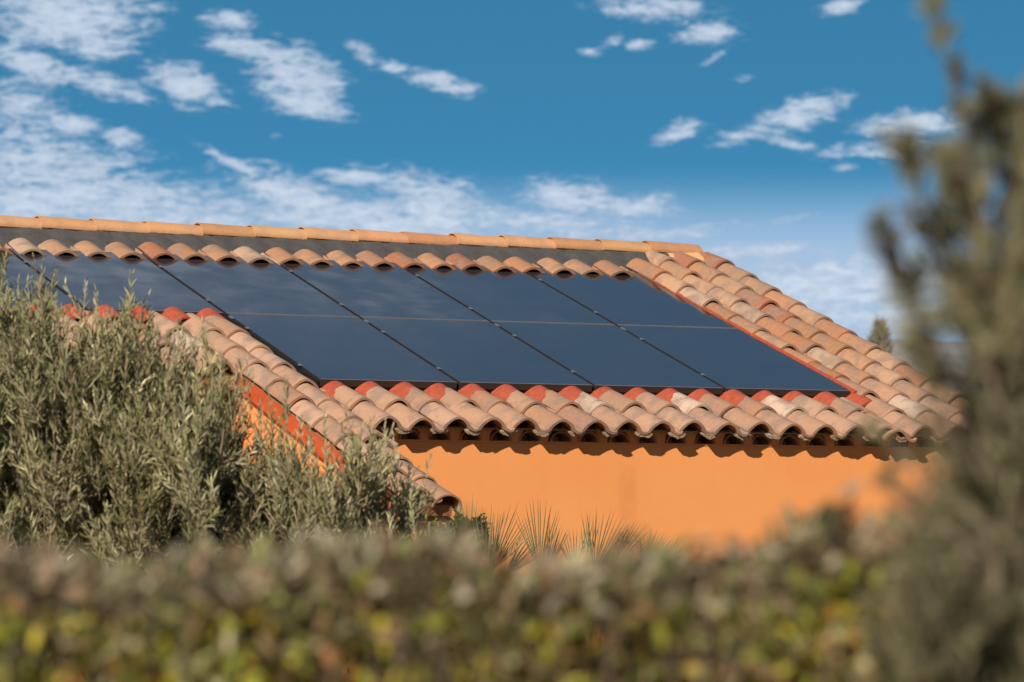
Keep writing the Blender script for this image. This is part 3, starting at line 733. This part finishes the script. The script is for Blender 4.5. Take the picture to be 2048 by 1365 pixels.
# ------------------------------------------------------------------ clipped hedge across the foreground
HD = 5.5
hb = at(1024, 1300, HD); hb[2] = GZ
hedge = empty('garden_hedge', hb)
tag(hedge, 'blurred clipped hedge of small round green and yellow leaves across the foreground', 'hedge')
HP_UP = [(0.27, 0.225, 0.136), (0.361, 0.326, 0.214), (0.192, 0.136, 0.079), (0.304, 0.202, 0.136), (0.146, 0.146, 0.062), (0.451, 0.406, 0.304), (0.101, 0.068, 0.04), (0.225, 0.237, 0.096)]
HP_LO = [(0.225, 0.259, 0.04), (0.338, 0.361, 0.051), (0.136, 0.158, 0.028), (0.192, 0.124, 0.056), (0.473, 0.406, 0.045), (0.068, 0.056, 0.023), (0.225, 0.225, 0.079), (0.406, 0.371, 0.225), (0.282, 0.18, 0.09)]
n = 17500
s_ = rng.uniform(-1.75, .60, n)                       # along the hedge (metres from the view axis)
dp = rng.uniform(-.15, .30, n)                       # into the hedge
edge = 1092 + 22 * np.sin(s_ * 9.0) + 14 * np.sin(s_ * 23 + 1) + 9 * np.sin(s_ * 51 + 2) - 42 * np.clip((s_ - .12) / .35, 0, 1)
ztop = CAM[2] + (1125.7 - edge) * HD / F_PX
hd_ = np.abs(rng.normal(size=n)) * .10 + rng.exponential(.02, n); low = rng.random(n) < .5; hd_[low] = rng.uniform(.0, .42, low.sum())
hr = np.array([rt[0], rt[1], 0]); fh = np.array([fwh[0], fwh[1], 0])
P = CAM[None] * np.array([1, 1, 0]) + hr * s_[:, None] + fh * (HD + dp)[:, None]; P[:, 2] = ztop - hd_ - .012 + np.where(rng.random(n) < .06, rng.uniform(0, .045, n), 0)
D = rng.normal(size=(n, 3)) * .8 + np.array([0, 0, .5]) - fh * .35
f_lo = np.clip((hd_ - .05) / .06, 0, 1)
sel = rng.random(n) < f_lo
C = np.where(sel[:, None], pick(HP_LO, n, .30), pick(HP_UP, n, .30))
yel = (rng.random(n) < .015) & (hd_ > .06); C[yel] = (.42, .31, .05)
org = (rng.random(n) < .012) & (hd_ > .03); C[org] = (.38, .17, .05)
build_leaves('foliage', P, D, rng.uniform(.026, .050, n), rng.uniform(.010, .019, n), C, M_HEDGE, hedge, fold=.15)
n = 900
A = CAM[None] * np.array([1, 1, 0]) + hr * rng.uniform(-1.5, .48, n)[:, None] + fh * (HD + rng.uniform(-.12, .4, n))[:, None]; A[:, 2] = CAM[2] - .45
B = A + rng.normal(size=(n, 3)) * .08; B[:, 2] = CAM[2] + rng.uniform(-.12, .0, n)
build_sticks('twig', A, B, .003, .0012, M_BARK, hedge)
tr_ = MB()
for q in range(16):
    s0 = -1.4 + q * .122; p = CAM + hr * s0 + fh * (HD + .12); p[2] = GZ; e = p + rng.normal(size=3) * .06; e[2] = CAM[2] - .22
    tr_.tube([p, (p + e) / 2 + rng.normal(size=3) * .02, e], [.014, .011, .005], 6)
tr_.build('trunk', M_BARK, hedge, smooth=True)
# loose leafy stalks rising over the hedge near the right
# ------------------------------------------------------------------ dwarf fan palms by the wall
PG = [(.14, .17, .075), (.18, .20, .10), (.12, .15, .06), (.22, .20, .11), (.26, .17, .08)]
def fan(parent, base, d_up, n, a0, a1, length, tilt):
    """one fan leaf: narrow stiff leaflets spreading from the end of a stalk; returns leaf arrays"""
    P = []; D = []; Lh = []
    for i in range(n):
        a = R(a0 + (a1 - a0) * i / (n - 1) + random.uniform(-1.2, 1.2))
        d = rt * math.sin(a) + np.array([0, 0, 1]) * math.cos(a) + fwh * tilt
        P.append(base); D.append(d); Lh.append(length * random.uniform(.85, 1.05) * (1 - .15 * abs(2 * i / (n - 1) - 1)))
    return np.array(P), np.array(D), np.array(Lh)
def palm(base_px, depth, fans, label):
    fans = [(x, y + 32, int(n * 1.25), a0, a1, ln * 1.42, dd, tl_) for (x, y, n, a0, a1, ln, dd, tl_) in fans]
    c = at(base_px[0], base_px[1], depth); b0 = c.copy(); b0[2] = GZ
    root = empty('fan_palm', b0); tag(root, label, 'palm', 'dwarf fan palms growing at the foot of the orange wall')
    allp = []; stalks = MB()
    for (x, y, n, a0, a1, ln, dd, tl_) in fans:
        e = at(x, y, depth + dd)
        P, D, LN = fan(root, e, None, n, a0, a1, ln * depth / F_PX, tl_)
        st = np.array([b0[0] + random.uniform(-.05, .05), b0[1] + random.uniform(-.05, .05), GZ + .35])
        stalks.tube([st, (st + e) / 2 + np.array([0, 0, .05]), e], [.008, .006, .005], 5, (.15, .16, .07))
        pr = build_leaves('frond', P, D, LN, np.full(len(P), .0088), pick(PG, len(P), .15), M_PALM, root, curl=.03, fold=.3, nref=np.tile(fwh, (len(P), 1)))
    stalks.build('stalk', M_PALM, root, smooth=True)
    tk = MB(); tk.tube([(b0[0], b0[1], GZ), (b0[0] + .02, b0[1], GZ + .2), (b0[0], b0[1], GZ + .42)], [.10, .09, .07], 9); tk.build('trunk', M_BARK, root, smooth=True)
palm((1000, 1180), 25.3, [(985, 1110, 15, -14, 48, 105, 0, -.1), (975, 1120, 9, -25, 20, 110, -.15, -.2), (1010, 1120, 11, 20, 62, 78, .1, .1), (940, 1100, 5, -12, 10, 110, .1, 0)], 'dwarf fan palm with spread leaves rising right below the tip of the low tiled roof')
palm((1085, 1200), 25.6, [(1080, 1112, 12, -26, 22, 108, 0, 0), (1095, 1110, 7, 0, 30, 80, .1, .1)], 'dwarf fan palm with one thin upright fan, middle of the palms at the wall')
palm((1185, 1200), 25.8, [(1188, 1112, 14, -14, 52, 98, 0, -.1), (1150, 1115, 8, -30, 20, 70, .1, .1), (1215, 1115, 12, 15, 58, 92, -.1, .1), (1170, 1118, 7, -5, 18, 92, .1, 0)], 'dwarf fan palm with dense orange-tipped fans, right of the other sharp palms')
palm((1290, 1200), 26.0, [(1285, 1112, 13, -10, 55, 66, 0, .1), (1320, 1120, 8, 0, 45, 62, 0, 0)], 'low faint dwarf fan palm, rightmost at the foot of the orange wall')

# ------------------------------------------------------------------ small plants below the low roof
def bushlet(name, label, catg, spec, n, pal, leaf, width, m=9):
    x, y, rx, ry, d, rd = spec; c = at(x, y, d); b0 = c.copy(); b0[2] = GZ
    root = empty(name, b0); tag(root, label, catg)
    P, v = ell_points(spec, n, .3); D = (v[:, :1] * rt + v[:, 1:2] * up + v[:, 2:] * fw) * .8 + np.array([0, 0, .4]) + rng.normal(size=(n, 3)) * .4
    P, D, LN, WD, C, A, B = shoots(P - nrmz(D) * .04, D, rng.uniform(.06, .14, n), m, leaf, width, pal=pal, spread=1.0)
    build_leaves('foliage', P, D, LN, WD, C, M_HEDGE, root); build_sticks('twig', A, B, .002, .001, M_BARK, root)
    t_ = MB(); 
    for q in range(6):
        e = c + rng.normal(size=3) * .1; t_.tube([b0 + rng.normal(size=3) * .03 * np.array([1, 1, 0]), (b0 + e) / 2, e], [.02, .015, .006], 6)
    t_.build('trunk', M_BARK, root, smooth=True)
bushlet('leafy_shrub', 'dark green glossy shrub tucked under the lowest roof tiles beside the palms', 'shrub', (925, 1085, 48, 48, 25.2, .16), 220, [(.03, .055, .018), (.045, .07, .025), (.03, .045, .02)], .05, .5)
bushlet('leafy_shrub', 'bright yellow-green small-leaved shrub just left of the dark green shrub', 'shrub', (872, 1110, 75, 52, 24.6, .15), 330, [(.20, .24, .04), (.26, .29, .06), (.14, .19, .035)], .03, .5)

# pale garden box half hidden behind the hedge
bp = at(1422, 1175, 16.0)
bx_ = empty('storage_box', (bp[0], bp[1], GZ)); tag(bx_, 'small white garden box with a thin red lid glimpsed over the hedge', 'box')
zt_ = at(1422, 1131, 16.0)[2]
q = MB(); q.box(I, (bp[0] - .05, bp[1] - .1, GZ), (bp[0] + .05, bp[1] + .1, zt_)); q.build('body', M_WHITE, bx_, bevel=.006)
q = MB(); q.box(I, (bp[0] - .055, bp[1] - .105, zt_ + .001), (bp[0] + .055, bp[1] + .105, zt_ + .011)); q.build('lid', M_RED, bx_, bevel=.003)

# ------------------------------------------------------------------ lone small tree beyond the roof
td = 95.0
tb = at(1757, 690, td); b0 = tb.copy(); b0[2] = GZ
far = empty('cypress_tree', b0); tag(far, 'small dark olive-brown tree top peeping up behind the right slope of the roof', 'tree')
n = 950
tt = rng.random(n); rr = np.sin(np.clip(tt, 0, 1) * math.pi * .93 + .15)  .clip(.12, 1) * .34 * rng.random(n) ** .5; aa = rng.random(n) * 2 * math.pi
top = at(1757, 650, td)[2]; zz_ = top - 1.5 + tt * 1.5
P = np.stack([b0[0] + rr * np.cos(aa) + .05 * np.sin(zz_ * 5), b0[1] + rr * np.sin(aa), zz_], 1)
D = np.stack([np.cos(aa) * .5, np.sin(aa) * .5, np.ones(n)], 1) + rng.normal(size=(n, 3)) * .25
P, D, LN, WD, C, A, B = shoots(P, D, rng.uniform(.1, .24, n), 8, .06, .3, pal=[(.20, .155, .08), (.25, .19, .10), (.15, .13, .06)])
build_leaves('crown', P, D, LN, WD, C, M_OLIVE, far)
tk = MB(); tk.tube([b0, (b0[0] + .03, b0[1], (GZ + top) / 2), (b0[0], b0[1], top - .3)], [.12, .08, .02], 8); tk.build('trunk', M_BARK, far, smooth=True)
